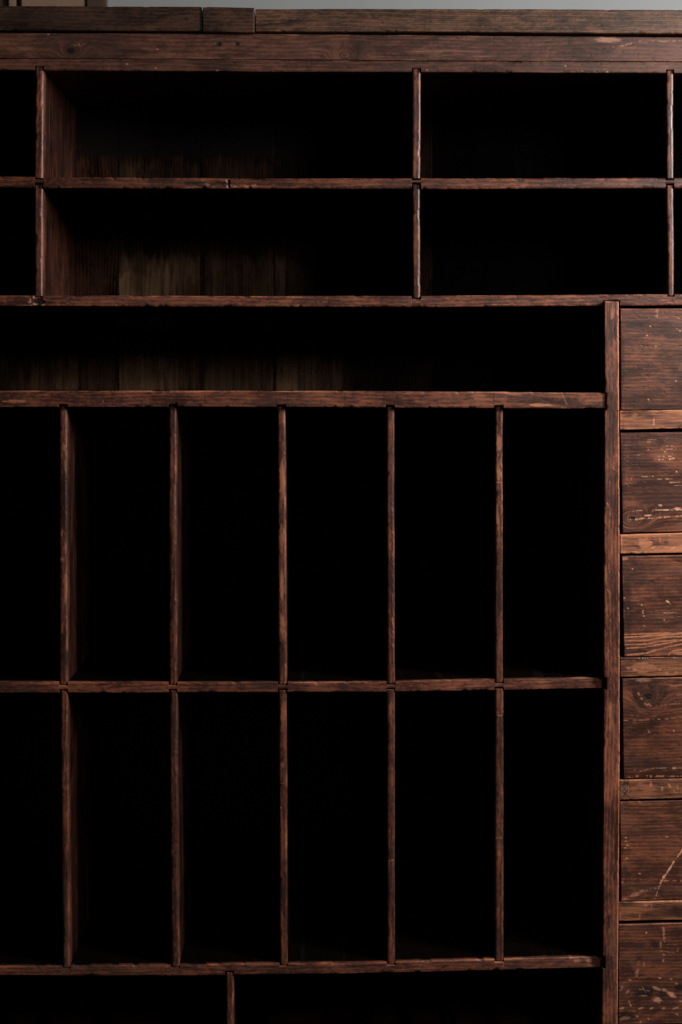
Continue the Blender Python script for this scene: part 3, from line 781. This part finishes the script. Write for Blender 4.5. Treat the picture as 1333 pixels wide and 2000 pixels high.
brect(.95, 233, 344, 524, 640); brect(.45, 233, 391, 500, 560); brect(.40, 345, 391, 505, 600); brect(.22, 400, 535, 500, 640); brect(.35, 537, 560, 500, 640); brect(.16, 560, 640, 510, 640)
brect(.55, 233, 350, 686, 790); brect(.30, 233, 391, 672, 760); brect(.50, 110, 154, 690, 790); brect(.34, 60, 110, 712, 790); brect(.2, 0, 60, 700, 790); brect(.62, 540, 628, 684, 790); brect(.40, 600, 656, 700, 790); brect(.25, 400, 535, 690, 790); brect(.22, 160, 231, 705, 790)
brect(.30, 652, 668, 700, 790); brect(.16, 233, 391, 318, 420); brect(.1, 400, 535, 318, 420)

edges = [-270, -110, 77, 232, 392, 536, 690, 846, 1000, 1165, 1330, 1490, 1600]
for a, b in zip(edges[:-1], edges[1:]):
    o = board('back_board', 'v', [(84, a + .35, b - .35), (2040, a + .35, b - .35)], yf=BACK_Y + 0.002 + 0.002 * (BOARD_N[0] % 2), depth=0.014, r=0.7, mat=M_BACK, recess_shade=.97 if a >= 846 else (.75 if a >= 690 else (.45 if a > 500 else 0.2)), marks=bm, step=5, fstep=2.4, wear=-.05, dents=.3)  # right-hand planks get more painted shade than the left ones

# added sheets that block light from shining through behind the boards
board('back_light_block', 'h', [(-298, 70, 1000), (1639, 70, 1000)], yf=BACK_Y + 0.021, depth=0.01, coarse=True)
board('back_light_block', 'h', [(-298, 1003, 2080), (1639, 1003, 2080)], yf=BACK_Y + 0.021, depth=0.01, coarse=True)


# ------------------------------------------------------------------ what shows above the cabinet, and the floor it stands on
def box_mesh(name, x0, x1, y0, y1, z0, z1, mat, parent=None, bev=0.0):
    import bmesh
    b = bmesh.new()
    bmesh.ops.create_cube(b, size=1)
    for v_ in b.verts:
        v_.co = Vector(((x0 + x1) / 2 + v_.co.x * (x1 - x0), (y0 + y1) / 2 + v_.co.y * (y1 - y0), (z0 + z1) / 2 + v_.co.z * (z1 - z0)))
    if bev:
        bmesh.ops.bevel(b, geom=b.edges[:], offset=bev, segments=2, affect='EDGES')
    me = bpy.data.meshes.new(name)
    b.to_mesh(me)
    b.free()
    me.materials.append(mat)
    o = bpy.data.objects.new(name, me)
    COL.objects.link(o)
    if parent is not None:
        o.parent = parent
        o.matrix_parent_inverse = Matrix.Translation(-Vector(parent.location))
    return o


WALL_Y = 0.62
M_WALL = plain('grey_plaster', (0.158, 0.172, 0.180), 0.9, 0.06, (3, 3, 3))
M_FLOOR = plain('dark_floor', (0.05, 0.042, 0.036), 0.7, 0.3, (4, 4, 4))
M_PALE = plain('pale_brown_paint', (0.135, 0.084, 0.054), 0.7, 0.12, (14, 14, 2))
M_DARKW = plain('dark_brown_wood', (0.028, 0.014, 0.008), 0.6, 0.25, (30, 30, 2))
w_ = box_mesh('wall', -3.0, 3.0, WALL_Y, WALL_Y + 0.1, 0.0, 3.2, M_WALL)
w_['kind'] = 'structure'
f_ = box_mesh('floor', -3.0, 3.0, -2.0, WALL_Y - 0.003, -0.05, -0.0005, M_FLOOR)
f_['kind'] = 'structure'


def bx_at(px):
    return float(at(px, 5, WALL_Y - 0.05)[0])


pan = bpy.data.objects.new('door_casing', None)
COL.objects.link(pan)
pan.location = (bx_at(100), WALL_Y - 0.03, 0)
pan['label'] = 'blurred pale brown door casing with dark edges on the grey wall behind the cabinet'
pan['category'] = 'door casing'
pan['kind'] = 'thing'
H = 2.75
box_mesh('panel', bx_at(38), bx_at(166), WALL_Y - 0.040, WALL_Y - 0.003, 0, H, M_PALE, pan, 0.004)
box_mesh('edge_post', bx_at(166.8), bx_at(205), WALL_Y - 0.043, WALL_Y - 0.003, 0, H, M_DARKW, pan, 0.004)
box_mesh('groove_strip', bx_at(29), bx_at(37.4), WALL_Y - 0.022, WALL_Y - 0.003, 0, H, M_DARKW, pan, 0.002)
box_mesh('inner_stop', bx_at(14), bx_at(28.4), WALL_Y - 0.040, WALL_Y - 0.003, 0, H, M_PALE, pan, 0.003)
box_mesh('door_leaf', bx_at(-260), bx_at(13.4), WALL_Y - 0.030, WALL_Y - 0.003, 0, H - 0.05, M_DARKW, pan, 0.003)
